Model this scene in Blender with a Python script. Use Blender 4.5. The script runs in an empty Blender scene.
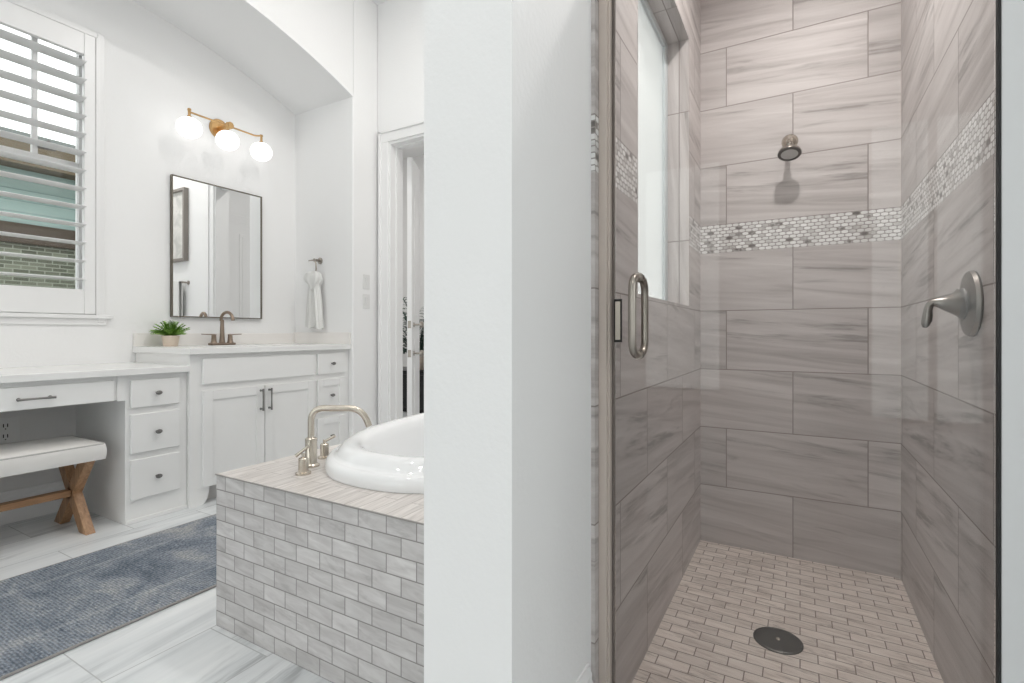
import bpy, bmesh, math, random
from mathutils import Vector, Matrix
random.seed(7)
S = bpy.context.scene
PI = math.pi

# ------------------------------------------------------------------ camera
cam_d = bpy.data.cameras.new('camera'); cam = bpy.data.objects.new('camera', cam_d)
S.collection.objects.link(cam); S.camera = cam
cam.location = (0, 0, 1.0)
cam.rotation_euler = (math.radians(90), 0, math.radians(29.70))
cam_d.sensor_fit = 'HORIZONTAL'; cam_d.sensor_width = 36.0
cam_d.lens = 36.0 * 505 / 1024
cam_d.shift_y = -8.5 / 1024
cam_d.clip_start = 0.05

# ------------------------------------------------------------------ world, light, exposure
S.view_settings.view_transform = 'Standard'; S.view_settings.look = 'None'
S.view_settings.gamma = 1.0; S.view_settings.exposure = 0.12
S.view_settings.use_curve_mapping = False
S.cycles.use_denoising = True
S.cycles.max_bounces = 10; S.cycles.diffuse_bounces = 6; S.cycles.glossy_bounces = 5
S.cycles.transparent_max_bounces = 12; S.cycles.sample_clamp_indirect = 6.0
S.cycles.caustics_reflective = False; S.cycles.caustics_refractive = False
W = bpy.data.worlds.new('sky'); S.world = W; W.use_nodes = True
bg = W.node_tree.nodes['Background']
bg.inputs['Color'].default_value = (1.0, 0.985, 0.972, 1); bg.inputs['Strength'].default_value = 2.35

def area(name, loc, size, power, color=(1, 1, 1), rot=(0, 0, 0), size_y=None, spread=PI):
    l = bpy.data.lights.new(name, 'AREA'); l.energy = power; l.color = color
    l.shape = 'DISK'; l.size = size
    if size_y: l.shape = 'RECTANGLE'; l.size_y = size_y
    l.spread = spread
    o = bpy.data.objects.new(name, l); o.location = loc; o.rotation_euler = rot
    S.collection.objects.link(o); return o
CEIL = 3.66; SCEIL = 2.95
ADDED_CANS = [(-1.9, 0.75, CEIL, 7), (-1.75, 2.1, CEIL, 6), (-0.95, -0.3, CEIL, 8), (-2.3, -1.0, CEIL, 8), (0.4, -0.5, CEIL, 8), (-1.1, 2.2, CEIL, 12)]  # unseen ceiling lamps, added to brighten the main room
SHOWER_CAN = (0.06, 1.9, SCEIL, 13.5)
for (x, y, z, p) in ADDED_CANS: area('unseen_can_beam', (x, y, z - .022), .14, p, (1, .97, .93))
area('unseen_can_beam', (SHOWER_CAN[0], SHOWER_CAN[1], SCEIL - .022), .11, SHOWER_CAN[3], (1, .965, .94), spread=2.75)
area('unseen_can_beam', (-3.4, 4.2, CEIL - .022), .14, 34, (1, .97, .93))  # unseen lamp added to brighten the room past the doorway

# ------------------------------------------------------------------ helpers
def link(o): S.collection.objects.link(o); return o
def tag(o, label=None, cat=None, group=None, kind=None):
    if label: o['label'] = label
    if cat: o['category'] = cat
    if group: o['group'] = group
    if kind: o['kind'] = kind
    return o
def thing(name, label, cat, loc, group=None):
    o = bpy.data.objects.new(name, None); link(o); o.location = loc
    o.empty_display_size = .05
    return tag(o, label, cat, group)
def worldloc(o):
    v = Vector(o.location)
    while o.parent: o = o.parent; v += Vector(o.location)
    return v
def obj(name, bm, mats, parent=None, smooth=False, bevel=0, seg=2, angle=40, label=None, kind=None):
    """link the bmesh (built in world coordinates) as ONE mesh object"""
    if parent is not None:
        bmesh.ops.translate(bm, verts=bm.verts, vec=-worldloc(parent))
    me = bpy.data.meshes.new(name); bm.normal_update(); bm.to_mesh(me); bm.free()
    for m in (mats if isinstance(mats, (list, tuple)) else [mats]): me.materials.append(m)
    if smooth:
        for p in me.polygons: p.use_smooth = True
        me.set_sharp_from_angle(angle=math.radians(angle))
    o = bpy.data.objects.new(name, me); link(o)
    if parent is not None: o.parent = parent
    if bevel:
        b = o.modifiers.new('edge', 'BEVEL'); b.width = bevel; b.segments = seg
        b.limit_method = 'ANGLE'; b.angle_limit = math.radians(35); b.use_clamp_overlap = True
        if not smooth:
            for p in me.polygons: p.use_smooth = True
            b.harden_normals = True
    if label: o['label'] = label
    if kind: o['kind'] = kind
    return o
def struct(name, bm, mats, **k):
    o = obj(name, bm, mats, **k); o['kind'] = 'structure'; return o
def B(): return bmesh.new()
def box(bm, x0, x1, y0, y1, z0, z1, mi=0):
    vs = [bm.verts.new(p) for p in ((x0,y0,z0),(x1,y0,z0),(x1,y1,z0),(x0,y1,z0),(x0,y0,z1),(x1,y0,z1),(x1,y1,z1),(x0,y1,z1))]
    for f in ((0,3,2,1),(4,5,6,7),(0,1,5,4),(1,2,6,5),(2,3,7,6),(3,0,4,7)):
        fc = bm.faces.new([vs[i] for i in f]); fc.material_index = mi
    return vs
def boxes(*bs):
    bm = B()
    for b in bs: box(bm, *b)
    return bm
def bar(bm, p, q, w, h, up=(0,0,1)):
    """rectangular bar from p to q, w across, h along up"""
    p, q = Vector(p), Vector(q); d = (q - p).normalized(); up = Vector(up)
    s = d.cross(up).normalized(); u = s.cross(d).normalized()
    vs = []
    for c in (p, q):
        for a, b in ((-1,-1),(1,-1),(1,1),(-1,1)): vs.append(bm.verts.new(c + s*a*w/2 + u*b*h/2))
    for f in ((3,2,1,0),(4,5,6,7),(0,1,5,4),(1,2,6,5),(2,3,7,6),(3,0,4,7)): bm.faces.new([vs[i] for i in f])
def frame_of(d):
    d = d.normalized(); a = Vector((0,0,1)) if abs(d.z) < .9 else Vector((1,0,0))
    s = d.cross(a).normalized(); return s, s.cross(d).normalized()
def tube(bm, pts, r, seg=14, caps=True, flat=1.0):
    pts = [Vector(p) for p in pts]; n = len(pts)
    rs = r if isinstance(r, (list, tuple)) else [r]*n
    tang = [(pts[min(i+1,n-1)] - pts[max(i-1,0)]).normalized() for i in range(n)]
    s, u = frame_of(tang[0]); rings = []
    for i in range(n):
        s = (s - tang[i]*s.dot(tang[i])).normalized(); u = s.cross(tang[i]).normalized()
        rings.append([bm.verts.new(pts[i] + (s*math.cos(2*PI*k/seg) + u*math.sin(2*PI*k/seg)*flat)*rs[i]) for k in range(seg)])
    for i in range(n-1):
        for k in range(seg):
            bm.faces.new((rings[i][k], rings[i][(k+1)%seg], rings[i+1][(k+1)%seg], rings[i+1][k]))
    if caps: bm.faces.new(rings[0][::-1]); bm.faces.new(rings[-1])
    bmesh.ops.recalc_face_normals(bm, faces=bm.faces)
def lathe(bm, prof, c, axis=(0,0,1), seg=32, closed=False):
    """prof: (r, t) pairs along axis from c"""
    c, ax = Vector(c), Vector(axis).normalized(); s, u = frame_of(ax); rings = []
    for r, t in prof:
        if r < 1e-6: rings.append([bm.verts.new(c + ax*t)])
        else: rings.append([bm.verts.new(c + ax*t + (s*math.cos(2*PI*k/seg)+u*math.sin(2*PI*k/seg))*r) for k in range(seg)])
    for a, b in zip(rings, rings[1:]):
        for k in range(seg):
            k2 = (k+1) % seg
            if len(a) == 1 and len(b) == 1: break
            if len(a) == 1: bm.faces.new((a[0], b[k2], b[k]))
            elif len(b) == 1: bm.faces.new((a[k], a[k2], b[0]))
            else: bm.faces.new((a[k], a[k2], b[k2], b[k]))
    if len(rings[0]) > 1: bm.faces.new(rings[0])
    if len(rings[-1]) > 1: bm.faces.new(rings[-1][::-1])
    bmesh.ops.recalc_face_normals(bm, faces=bm.faces)
def arc(c, r, a0, a1, e1, e2, n=10):
    c, e1, e2 = Vector(c), Vector(e1), Vector(e2)
    return [c + e1*r*math.cos(a0+(a1-a0)*i/n) + e2*r*math.sin(a0+(a1-a0)*i/n) for i in range(n+1)]
def rounded_path(pts, r, n=8):
    pts = [Vector(p) for p in pts]; out = [pts[0]]
    for a, b, c in zip(pts, pts[1:], pts[2:]):
        d1, d2 = (a-b).normalized(), (c-b).normalized()
        p, q = b + d1*r, b + d2*r
        for i in range(n+1):
            t = i/n; out.append(p*(1-t)**2 + b*2*t*(1-t) + q*t*t)
    out.append(pts[-1]); return out
def superell(cx, cy, a, b, n, z, N=96):
    out = []
    for k in range(N):
        t = 2*PI*k/N; c, s = math.cos(t), math.sin(t)
        out.append(Vector((cx + a*math.copysign(abs(c)**(2/n), c), cy + b*math.copysign(abs(s)**(2/n), s), z)))
    return out
def slab_hole(bm, x0, x1, y0, y1, z0, z1, loop, top_mi=0, side_mi=0):
    """box with a through hole following loop (closed list of Vectors)"""
    cx, cy = sum(v.x for v in loop)/len(loop), sum(v.y for v in loop)/len(loop)
    def hit(v):
        dx, dy = v.x-cx, v.y-cy; t = 1e9
        if dx > 1e-9: t = min(t, (x1-cx)/dx)
        if dx < -1e-9: t = min(t, (x0-cx)/dx)
        if dy > 1e-9: t = min(t, (y1-cy)/dy)
        if dy < -1e-9: t = min(t, (y0-cy)/dy)
        return Vector((cx+dx*t, cy+dy*t, 0))
    out = [hit(v) for v in loop]
    for (px, py) in ((x0,y0),(x0,y1),(x1,y0),(x1,y1)):      # snap the nearest sample to each corner
        k = min(range(len(out)), key=lambda i: (out[i].x-px)**2+(out[i].y-py)**2); out[k] = Vector((px, py, 0))
    N = len(loop); L = []
    for z in (z0, z1):
        L.append(([bm.verts.new((v.x, v.y, z)) for v in out], [bm.verts.new((v.x, v.y, z)) for v in loop]))
    for k in range(N):
        j = (k+1) % N
        f = bm.faces.new((L[1][0][k], L[1][0][j], L[1][1][j], L[1][1][k])); f.material_index = top_mi
        f = bm.faces.new((L[0][0][j], L[0][0][k], L[0][1][k], L[0][1][j])); f.material_index = side_mi
        f = bm.faces.new((L[0][0][k], L[0][0][j], L[1][0][j], L[1][0][k])); f.material_index = side_mi
        f = bm.faces.new((L[0][1][j], L[0][1][k], L[1][1][k], L[1][1][j])); f.material_index = side_mi
    bmesh.ops.recalc_face_normals(bm, faces=bm.faces)

# ------------------------------------------------------------------ materials
class NT:
    def __init__(s, name):
        s.m = bpy.data.materials.new(name); s.m.use_nodes = True; s.t = s.m.node_tree
        s.p = s.t.nodes['Principled BSDF']
    def n(s, typ, **k):
        nd = s.t.nodes.new(typ)
        for a, b in k.items(): setattr(nd, a, b)
        return nd
    def set(s, sock, v):
        if isinstance(v, bpy.types.NodeSocket): s.t.links.new(v, sock)
        else: sock.default_value = v
    def math(s, op, a, b=0.0, c=None):
        nd = s.n('ShaderNodeMath', operation=op); s.set(nd.inputs[0], a); s.set(nd.inputs[1], b)
        if c is not None: s.set(nd.inputs[2], c)
        return nd.outputs[0]
    def comb(s, x, y, z=0.0):
        nd = s.n('ShaderNodeCombineXYZ'); s.set(nd.inputs[0], x); s.set(nd.inputs[1], y); s.set(nd.inputs[2], z); return nd.outputs[0]
    def noise(s, vec, scale, detail=4, rough=.55, dist=0.0):
        nd = s.n('ShaderNodeTexNoise'); s.set(nd.inputs['Vector'], vec); nd.inputs['Scale'].default_value = scale
        nd.inputs['Detail'].default_value = detail; nd.inputs['Roughness'].default_value = rough; nd.inputs['Distortion'].default_value = dist
        return nd.outputs[0]
    def ramp(s, fac, stops):
        nd = s.n('ShaderNodeValToRGB'); s.set(nd.inputs[0], fac); cr = nd.color_ramp
        while len(cr.elements) < len(stops): cr.elements.new(.5)
        for e, (p, c) in zip(cr.elements, stops): e.position = p; e.color = (*c, 1) if len(c) == 3 else c
        return nd.outputs[0]
    def mix(s, fac, a, b, mode='MIX'):
        nd = s.n('ShaderNodeMix', data_type='RGBA', blend_type=mode)
        s.set(nd.inputs[0], fac); s.set(nd.inputs[6], a if isinstance(a, bpy.types.NodeSocket) else (*a, 1)); s.set(nd.inputs[7], b if isinstance(b, bpy.types.NodeSocket) else (*b, 1))
        return nd.outputs[2]
    def smooth(s, v, a, b, o0=0.0, o1=1.0):
        nd = s.n('ShaderNodeMapRange', interpolation_type='SMOOTHSTEP'); s.set(nd.inputs[0], v)
        for i, x in enumerate((a, b, o0, o1)): s.set(nd.inputs[i+1], x)
        return nd.outputs[0]
    def pos(s):
        sp = s.n('ShaderNodeSeparateXYZ'); s.t.links.new(s.n('ShaderNodeNewGeometry').outputs['Position'], sp.inputs[0]); return sp.outputs
    def objc(s):
        tc = s.n('ShaderNodeTexCoord'); return tc.outputs['Object']
    def bump(s, h, strength=.2, dist=.01):
        nd = s.n('ShaderNodeBump'); nd.inputs['Strength'].default_value = strength; nd.inputs['Distance'].default_value = dist
        s.set(nd.inputs['Height'], h); s.t.links.new(nd.outputs[0], s.p.inputs['Normal'])
    def base(s, v): s.set(s.p.inputs['Base Color'], v if isinstance(v, bpy.types.NodeSocket) else (*v, 1))
    def rough(s, v): s.set(s.p.inputs['Roughness'], v)

def srgb(r, g, b):
    f = lambda c: (c/255/12.92) if c/255 <= .04045 else ((c/255+.055)/1.055)**2.4
    return (f(r), f(g), f(b))
def plain(name, col, rough=.5, metal=0.0, bumpscale=0, bumpstr=.1, var=.03, coat=0.0):
    t = NT(name); o = t.objc()
    nz = t.noise(o, 9, 3)
    t.base(t.mix(nz, tuple(c*(1-var) for c in col), tuple(min(1, c*(1+var)) for c in col)))
    t.rough(rough); t.p.inputs['Metallic'].default_value = metal
    t.p.inputs['Coat Weight'].default_value = coat
    if bumpscale: t.bump(t.noise(o, bumpscale, 2), bumpstr, .002)
    return t.m
def emis(name, col, strength):
    t = NT(name); t.base((.9, .9, .9)); t.p.inputs['Emission Color'].default_value = (*col, 1); t.p.inputs['Emission Strength'].default_value = strength
    return t.m
def glassmat(name, tint=(1, 1, 1), f=1.0):
    m = bpy.data.materials.new(name); m.use_nodes = True; t = m.node_tree; t.nodes.remove(t.nodes['Principled BSDF'])
    tr = t.nodes.new('ShaderNodeBsdfTransparent'); tr.inputs[0].default_value = (*tint, 1)
    gl = t.nodes.new('ShaderNodeBsdfGlossy'); gl.inputs['Roughness'].default_value = .01
    fr = t.nodes.new('ShaderNodeFresnel'); fr.inputs[0].default_value = 1.45
    mu = t.nodes.new('ShaderNodeMath'); mu.operation = 'MULTIPLY'; mu.inputs[1].default_value = f
    mx = t.nodes.new('ShaderNodeMixShader')
    t.links.new(fr.outputs[0], mu.inputs[0]); t.links.new(mu.outputs[0], mx.inputs[0])
    t.links.new(tr.outputs[0], mx.inputs[1]); t.links.new(gl.outputs[0], mx.inputs[2])
    t.links.new(mx.outputs[0], t.nodes['Material Output'].inputs[0])
    return m

def cells(t, u, v, w, h, off=.5, nudge=0.0):
    row = t.math('FLOOR', t.math('DIVIDE', v, h))
    par = t.math('FLOORED_MODULO', row, 2.0)
    us = t.math('ADD', t.math('DIVIDE', u, w), t.math('MULTIPLY', par, off))
    col = t.math('FLOOR', us)
    fu = t.math('MULTIPLY', t.math('FRACT', us), w)
    fv = t.math('MULTIPLY', t.math('FRACT', t.math('DIVIDE', v, h)), h)
    ed = t.math('MINIMUM', t.math('MINIMUM', fu, t.math('SUBTRACT', w, fu)), t.math('MINIMUM', fv, t.math('SUBTRACT', h, fv)))
    wn = t.n('ShaderNodeTexWhiteNoise', noise_dimensions='3D'); t.set(wn.inputs['Vector'], t.comb(col, row, 3.0))
    return fu, fv, ed, wn.outputs['Value'], wn.outputs['Color']

def tile(name, ax, w, h, gap, lo, mid, hi, grout, u0=0.0, v0=0.0, off=.5, su=1.2, sv=19.0, rough=.5, tone=.07, vein=.72, bump=.25):
    """running-bond tile with streaks along u, each tile its own cut of stone; ax = (u axis, v axis)"""
    t = NT(name); P = t.pos(); u = t.math('SUBTRACT', P[ax[0]], u0); v = t.math('SUBTRACT', P[ax[1]], v0)
    fu, fv, ed, rnd, rcol = cells(t, u, v, w, h, off)
    shift = t.math('MULTIPLY', rnd, 41.0)
    vv = t.math('ADD', v, t.math('MULTIPLY', u, .09))
    vec = t.comb(t.math('ADD', t.math('MULTIPLY', u, su), shift), t.math('ADD', t.math('MULTIPLY', vv, sv), t.math('MULTIPLY', rnd, 23.0)), shift)
    n1 = t.noise(vec, 1.0, 7, .6, .7)
    vec2 = t.comb(t.math('ADD', t.math('MULTIPLY', u, su*.7), t.math('MULTIPLY', rnd, 77.0)), t.math('MULTIPLY', vv, sv*.38), shift)
    n2 = t.noise(vec2, 1.0, 5, .6, 1.1)
    col = t.ramp(n1, [(.26, tuple(a*.7+b*.3 for a, b in zip(lo, mid))), (.47, mid), (.72, hi)])
    n3 = t.noise(t.comb(t.math('MULTIPLY', u, su*4), t.math('MULTIPLY', vv, sv*3.2), shift), 1.0, 4, .65)
    streak = t.math('MULTIPLY', t.smooth(n2, .535, .67, 0.0, vein), t.smooth(n3, .38, .6, .1, 1.0))
    col = t.mix(streak, col, tuple(c*.72 for c in lo))
    tn = t.math('ADD', 1-tone, t.math('MULTIPLY', rnd, 2*tone))
    col = t.mix(1.0, col, t.comb(tn, tn, tn), 'MULTIPLY')
    m = t.smooth(ed, gap*.35, gap*.75)
    t.base(t.mix(m, grout, col)); t.rough(t.smooth(m, 0, 1, .8, rough))
    t.bump(m, bump, .002)
    return t.m

def mosaic(name, ax, w, h, v0):
    t = NT(name); P = t.pos(); u = P[ax[0]]; v = t.math('SUBTRACT', P[ax[1]], v0)
    fu, fv, ed, rnd, rcol = cells(t, u, v, w, h)
    x = t.math('DIVIDE', t.math('SUBTRACT', fu, w/2), w/2*.93); y = t.math('DIVIDE', t.math('SUBTRACT', fv, h/2), h/2*.9)
    r = t.math('ADD', t.math('POWER', t.math('ABSOLUTE', x), 2.6), t.math('POWER', t.math('ABSOLUTE', y), 2.6))
    m = t.smooth(r, .8, 1.05, 1.0, 0.0)
    nz = t.noise(t.comb(t.math('MULTIPLY', u, 1.0), v, rnd), 60, 3)
    val = t.math('ADD', rnd, t.math('MULTIPLY', t.math('SUBTRACT', nz, .5), .35))
    col = t.ramp(val, [(.0, (.16, .145, .135)), (.045, (.24, .22, .21)), (.10, (.50, .48, .47)), (.3, (.72, .71, .70)), (1.0, (.88, .875, .87))])
    t.base(t.mix(m, (.36, .335, .32), col)); t.rough(.3); t.bump(m, .5, .003)
    return t.m

M = {}
def paint(name, col, bs=75, st=.18):
    t = NT(name); t.base(col); t.rough(.55); g = t.n('ShaderNodeNewGeometry').outputs['Position']
    t.bump(t.noise(g, bs, 3, .5), st, .004); return t.m
M['wall'] = paint('wall_paint', srgb(241, 241, 241))
M['ceil'] = paint('ceiling_paint', srgb(247, 247, 247))
M['trim'] = plain('trim_enamel', srgb(238, 238, 238), .3, var=.01)
M['cab'] = plain('cabinet_paint', srgb(238, 238, 237), .38, var=.012)
M['cabin'] = plain('cabinet_interior', srgb(222, 221, 220), .5, var=.02)
M['dark'] = plain('toe_kick_board', srgb(205, 203, 201), .7)  # one even pale grey for the toe kick
M['quartz'] = plain('white_quartz', srgb(236, 236, 235), .22, var=.02)
M['splash'] = plain('stone_splash', srgb(238, 235, 232), .3, var=.03)
tlo, tmid, thi = srgb(152, 145, 142), srgb(193, 187, 185), srgb(211, 206, 204)
gr = srgb(148, 140, 136)
M['tile_back'] = tile('stone_tile_back', (0, 2), .598, .3027, .004, tlo, tmid, thi, gr, u0=-.03+.299, v0=1.115-.3027*9)
M['tile_back_up'] = tile('stone_tile_back_upper', (0, 2), .598, .3027, .004, tlo, tmid, thi, gr, u0=-.03+.299, v0=1.559-.3027*8)
for sd_, u_ in (('side', 1.435), ('right', 1.867)):
    M['tile_'+sd_] = tile('stone_tile_'+sd_, (1, 2), .598, .3027, .004, tlo, tmid, thi, gr, u0=u_, v0=1.115-.3027*9)
    M['tile_'+sd_+'_up'] = tile('stone_tile_upper_'+sd_, (1, 2), .598, .3027, .004, tlo, tmid, thi, gr, u0=u_, v0=1.559-.3027*8)
M['tile_jamb'] = tile('stone_tile_jamb', (2, 0), .61, .4, .004, tlo, tmid, thi, gr, u0=1.437, v0=-.9, off=0)
M['tile_sill'] = tile('stone_tile_sill', (1, 0), .61, .4, .004, tlo, tmid, thi, gr, u0=1.6, v0=-.9, off=0)
M['mosaic_back'] = mosaic('pebble_band_back', (0, 2), .030, .0161, 1.414)
M['mosaic_side'] = mosaic('pebble_band_side', (1, 2), .030, .0161, 1.414)
M['shower_floor'] = tile('shower_floor_tile', (0, 1), .104, .0525, .0032, srgb(168, 155, 146), srgb(216, 205, 197), srgb(234, 226, 219), srgb(138, 126, 118), su=8, sv=60, tone=.07, vein=.72, rough=.5)
M['apron'] = tile('apron_tile', (0, 2), .104, .0518, .003, srgb(170, 166, 165), srgb(196, 193, 192), srgb(214, 212, 211), srgb(142, 138, 136), u0=-1.735, su=7, sv=36, tone=.09, vein=.35, rough=.4)
M['apron_side'] = tile('apron_tile_side', (1, 2), .104, .0518, .003, srgb(170, 166, 165), srgb(196, 193, 192), srgb(214, 212, 211), srgb(142, 138, 136), u0=1.0, su=7, sv=36, tone=.09, vein=.35, rough=.4)
M['deck'] = tile('deck_tile', (1, 0), .208, .0525, .002, srgb(172, 165, 161), srgb(206, 200, 196), srgb(226, 221, 217), srgb(172, 166, 162), u0=1.0, v0=-1.744, su=6, sv=70, tone=.06, vein=.3, rough=.3)
M['floor'] = tile('floor_tile', (1, 0), .61, .305, .003, srgb(180, 184, 187), srgb(220, 223, 225), srgb(234, 236, 237), srgb(182, 184, 185), u0=.675, v0=-2.0-.04, su=.9, sv=11, tone=.03, vein=.75, rough=.28, bump=.15)
M['nickel'] = plain('brushed_nickel', srgb(166, 159, 151), .3, 1.0, var=.05)
M['valve'] = plain('dark_brushed_nickel', srgb(142, 137, 132), .32, 1.0, var=.04)
M['satin'] = plain('satin_nickel', srgb(200, 192, 180), .25, 1.0, var=.04)
M['pewter'] = plain('dark_pewter', srgb(132, 130, 128), .42, .7, var=.06)
M['bronze'] = plain('brushed_bronze', srgb(150, 134, 120), .34, .9, var=.08)
M['brass'] = plain('aged_brass', srgb(196, 160, 112), .28, 1.0, var=.06)
M['jamb'] = plain('nickel_door_channel', srgb(204, 192, 183), .5, .2, var=.03)
M['rubber'] = plain('black_gasket', srgb(22, 22, 22), .6)
M['strip'] = plain('pale_brushed_strip', srgb(208, 209, 210), .5, .15, var=.02)
M['edge'] = plain('grey_tile_edge', srgb(150, 146, 143), .5)
M['seal'] = plain('brown_grey_vinyl', srgb(112, 103, 98), .5)
M['black'] = plain('black_lacquer', srgb(18, 19, 22), .35)
M['white'] = plain('white_acrylic', srgb(236, 237, 238), .07, var=.004, coat=.4)
M['plastic'] = plain('white_plastic', srgb(226, 226, 225), .35, var=.01)
M['glass'] = glassmat('clear_door_glass', (.985, .985, .98), .6)
M['pane'] = glassmat('window_pane', (.95, .98, .98), .8)
def frosted(name):
    m = bpy.data.materials.new(name); m.use_nodes = True; t = m.node_tree; t.nodes.remove(t.nodes['Principled BSDF'])
    tl = t.nodes.new('ShaderNodeBsdfTranslucent'); tl.inputs[0].default_value = (.95, .97, .97, 1)
    tr = t.nodes.new('ShaderNodeBsdfTransparent'); mx = t.nodes.new('ShaderNodeMixShader'); mx.inputs[0].default_value = .45
    t.links.new(tl.outputs[0], mx.inputs[1]); t.links.new(tr.outputs[0], mx.inputs[2]); t.links.new(mx.outputs[0], t.nodes['Material Output'].inputs[0]); return m
M['frost'] = frosted('obscure_glass')
M['mirror'] = plain('silver_mirror', (.93, .94, .94), .0, 1.0, var=0)
M['mframe'] = plain('mirror_frame_metal', srgb(122, 116, 106), .35, .9, var=.05)
M['globe'] = emis('opal_globe', (1, .985, .96), 1.35)
M['lens'] = emis('downlight_lens', (1, .97, .92), 6.0)
M['terra'] = plain('blush_clay', srgb(224, 207, 192), .75, bumpscale=60, var=.08)
M['towel'] = plain('white_terry', srgb(226, 226, 224), .95, bumpscale=260, bumpstr=.6, var=.04)
M['towel2'] = plain('grey_terry', srgb(186, 184, 182), .95, bumpscale=260, bumpstr=.6, var=.04)
M['linen'] = plain('cream_upholstery', srgb(226, 224, 221), .85, bumpscale=420, bumpstr=.25, var=.02)
M['soil'] = plain('dark_soil', srgb(60, 48, 38), .9, bumpscale=90)
M['drainmetal'] = plain('dark_drain_metal', srgb(96, 94, 91), .45, .7, var=.1)
M['spray'] = plain('grey_nozzle_face', srgb(205, 204, 202), .4, var=.1)
M['spraydark'] = plain('dark_rim', srgb(104, 100, 97), .4, .5)
def wood(name, ax):
    t = NT(name); P = t.pos(); v = [t.math('MULTIPLY', P[i], 55.0 if i != ax else 5.0) for i in range(3)]
    n = t.noise(t.comb(*v), 1.0, 5, .6, .8)
    t.base(t.ramp(n, [(.25, srgb(124, 92, 64)), (.5, srgb(162, 124, 90)), (.75, srgb(184, 148, 114))])); t.rough(.45); t.bump(n, .15, .002); return t.m
M['wood_y'] = wood('oak_stretcher', 1); M['wood'] = wood('oak_leg', 2)
def leafmat(name, a, b):
    t = NT(name); n = t.noise(t.objc(), 26, 3); t.base(t.ramp(n, [(.3, a), (.7, b)])); t.rough(.5); return t.m
M['leaf'] = leafmat('fern_leaf', srgb(92, 140, 58), srgb(164, 204, 92))
M['palm'] = leafmat('palm_leaf', srgb(30, 52, 44), srgb(74, 102, 88))
def rugmat():
    t = NT('woven_rug'); P = t.pos(); g = t.comb(P[0], P[1], P[2])
    rib = t.math('SINE', t.math('MULTIPLY', P[1], 2*PI/.0095))
    nb = t.noise(g, 3.2, 5, .65, 1.2); ns = t.noise(t.comb(P[0], t.math('MULTIPLY', P[1], 1.4), 0.0), 75, 4, .7); nf = t.noise(g, 160, 2)
    col = t.ramp(t.math('ADD', t.math('MULTIPLY', nb, .45), t.math('MULTIPLY', ns, .55)), [(.36, srgb(78, 90, 106)), (.47, srgb(126, 135, 147)), (.56, srgb(160, 166, 174)), (.64, srgb(212, 214, 217))])
    col = t.mix(t.smooth(nb, .5, .72, 0, .45), col, srgb(172, 168, 164))
    # lighter line that runs along the border
    e = t.math('MINIMUM', t.math('SUBTRACT', P[0], -2.78), t.math('SUBTRACT', -2.0, P[0]))
    ln = t.math('ABSOLUTE', t.math('SUBTRACT', e, .17)); col = t.mix(t.math('MULTIPLY', t.smooth(ln, .004, .018, .5, 0), ns), col, srgb(200, 202, 204))
    dk = t.smooth(rib, -.4, .6, .72, 1.0)
    col = t.mix(1.0, col, t.comb(dk, dk, dk), 'MULTIPLY')
    fz = t.smooth(nf, .35, .65, .82, 1.1); col = t.mix(1.0, col, t.comb(fz, fz, fz), 'MULTIPLY')
    t.base(col); t.rough(.95); t.bump(t.math('ADD', t.math('MULTIPLY', rib, .3), nf), .5, .004); return t.m
M['rug'] = rugmat(); M['rugedge'] = plain('rug_binding', srgb(150, 148, 146), .9, bumpscale=300, bumpstr=.4)

# ------------------------------------------------------------------ setting
XV = -3.64      # alcove wall
XP = -2.97      # pier / header front
YE = 2.752      # alcove end wall
YD = 3.015      # wall with the door
PX0, PX1, PY0 = -.674, -.465, .815     # partition between tub and shower
SX0, SX1, SY1 = -.455, .389, 2.80      # shower faces
SZ = -.09
RX, BY = 2.2, -4.4

bm = B(); box(bm, -6.2, XV-.2, YD, 6.0, -.2, 0); box(bm, XV-.2, PX0-.0, BY-.2, 6.0, -.2, 0); box(bm, PX0, RX+.2, BY-.2, 1.255, -.2, 0)
struct('floor', bm, M['floor'])
bm = B(); box(bm, SX0-.0, SX1+.0, 1.375, SY1, SZ-.1, SZ)
struct('floor_shower', bm, M['shower_floor'])
bm = B(); box(bm, SX0, SX1, 1.255, 1.375, -.2, -.004)
struct('trim_threshold', bm, M['tile_sill'])
# vanity wall with its window hole
WY0, WY1, WZ0, WZ1 = .26, 1.388, 1.107, 2.75
struct('wall_vanity', boxes((XV-.16, XV, BY, WY0, 0, CEIL), (XV-.16, XV, WY1, YE+.05, 0, CEIL), (XV-.16, XV, WY0, WY1, 0, WZ0), (XV-.16, XV, WY0, WY1, WZ1, CEIL)), M['wall'])
# arched header over the vanity alcove
bm = B(); N = 40; ya, yb = -.15, YE
low = [(ya+(yb-ya)*i/N, 3.095-.285*(((ya+(yb-ya)*i/N)-1.3)/1.45)**2) for i in range(N+1)]
fr = [[bm.verts.new((x, y, z)) for y, z in low] for x in (XV, XP)]
tp = [[bm.verts.new((x, y, CEIL)) for y, z in low] for x in (XV, XP)]
for i in range(N):
    bm.faces.new((fr[1][i], fr[1][i+1], tp[1][i+1], tp[1][i])); bm.faces.new((fr[0][i+1], fr[0][i], tp[0][i], tp[0][i+1]))
    bm.faces.new((fr[0][i], fr[0][i+1], fr[1][i+1], fr[1][i])); bm.faces.new((tp[0][i], tp[1][i], tp[1][i+1], tp[0][i+1]))
bmesh.ops.recalc_face_normals(bm, faces=bm.faces)
struct('wall_arch', bm, M['wall'], smooth=True, angle=20)
struct('wall_pier_right', boxes((XV-.1, XP, YE, YD, 0, CEIL)), M['wall'], bevel=.012)
struct('wall_pier_left', boxes((XV, XP, -.45, -.15, 0, CEIL)), M['wall'])
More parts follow.
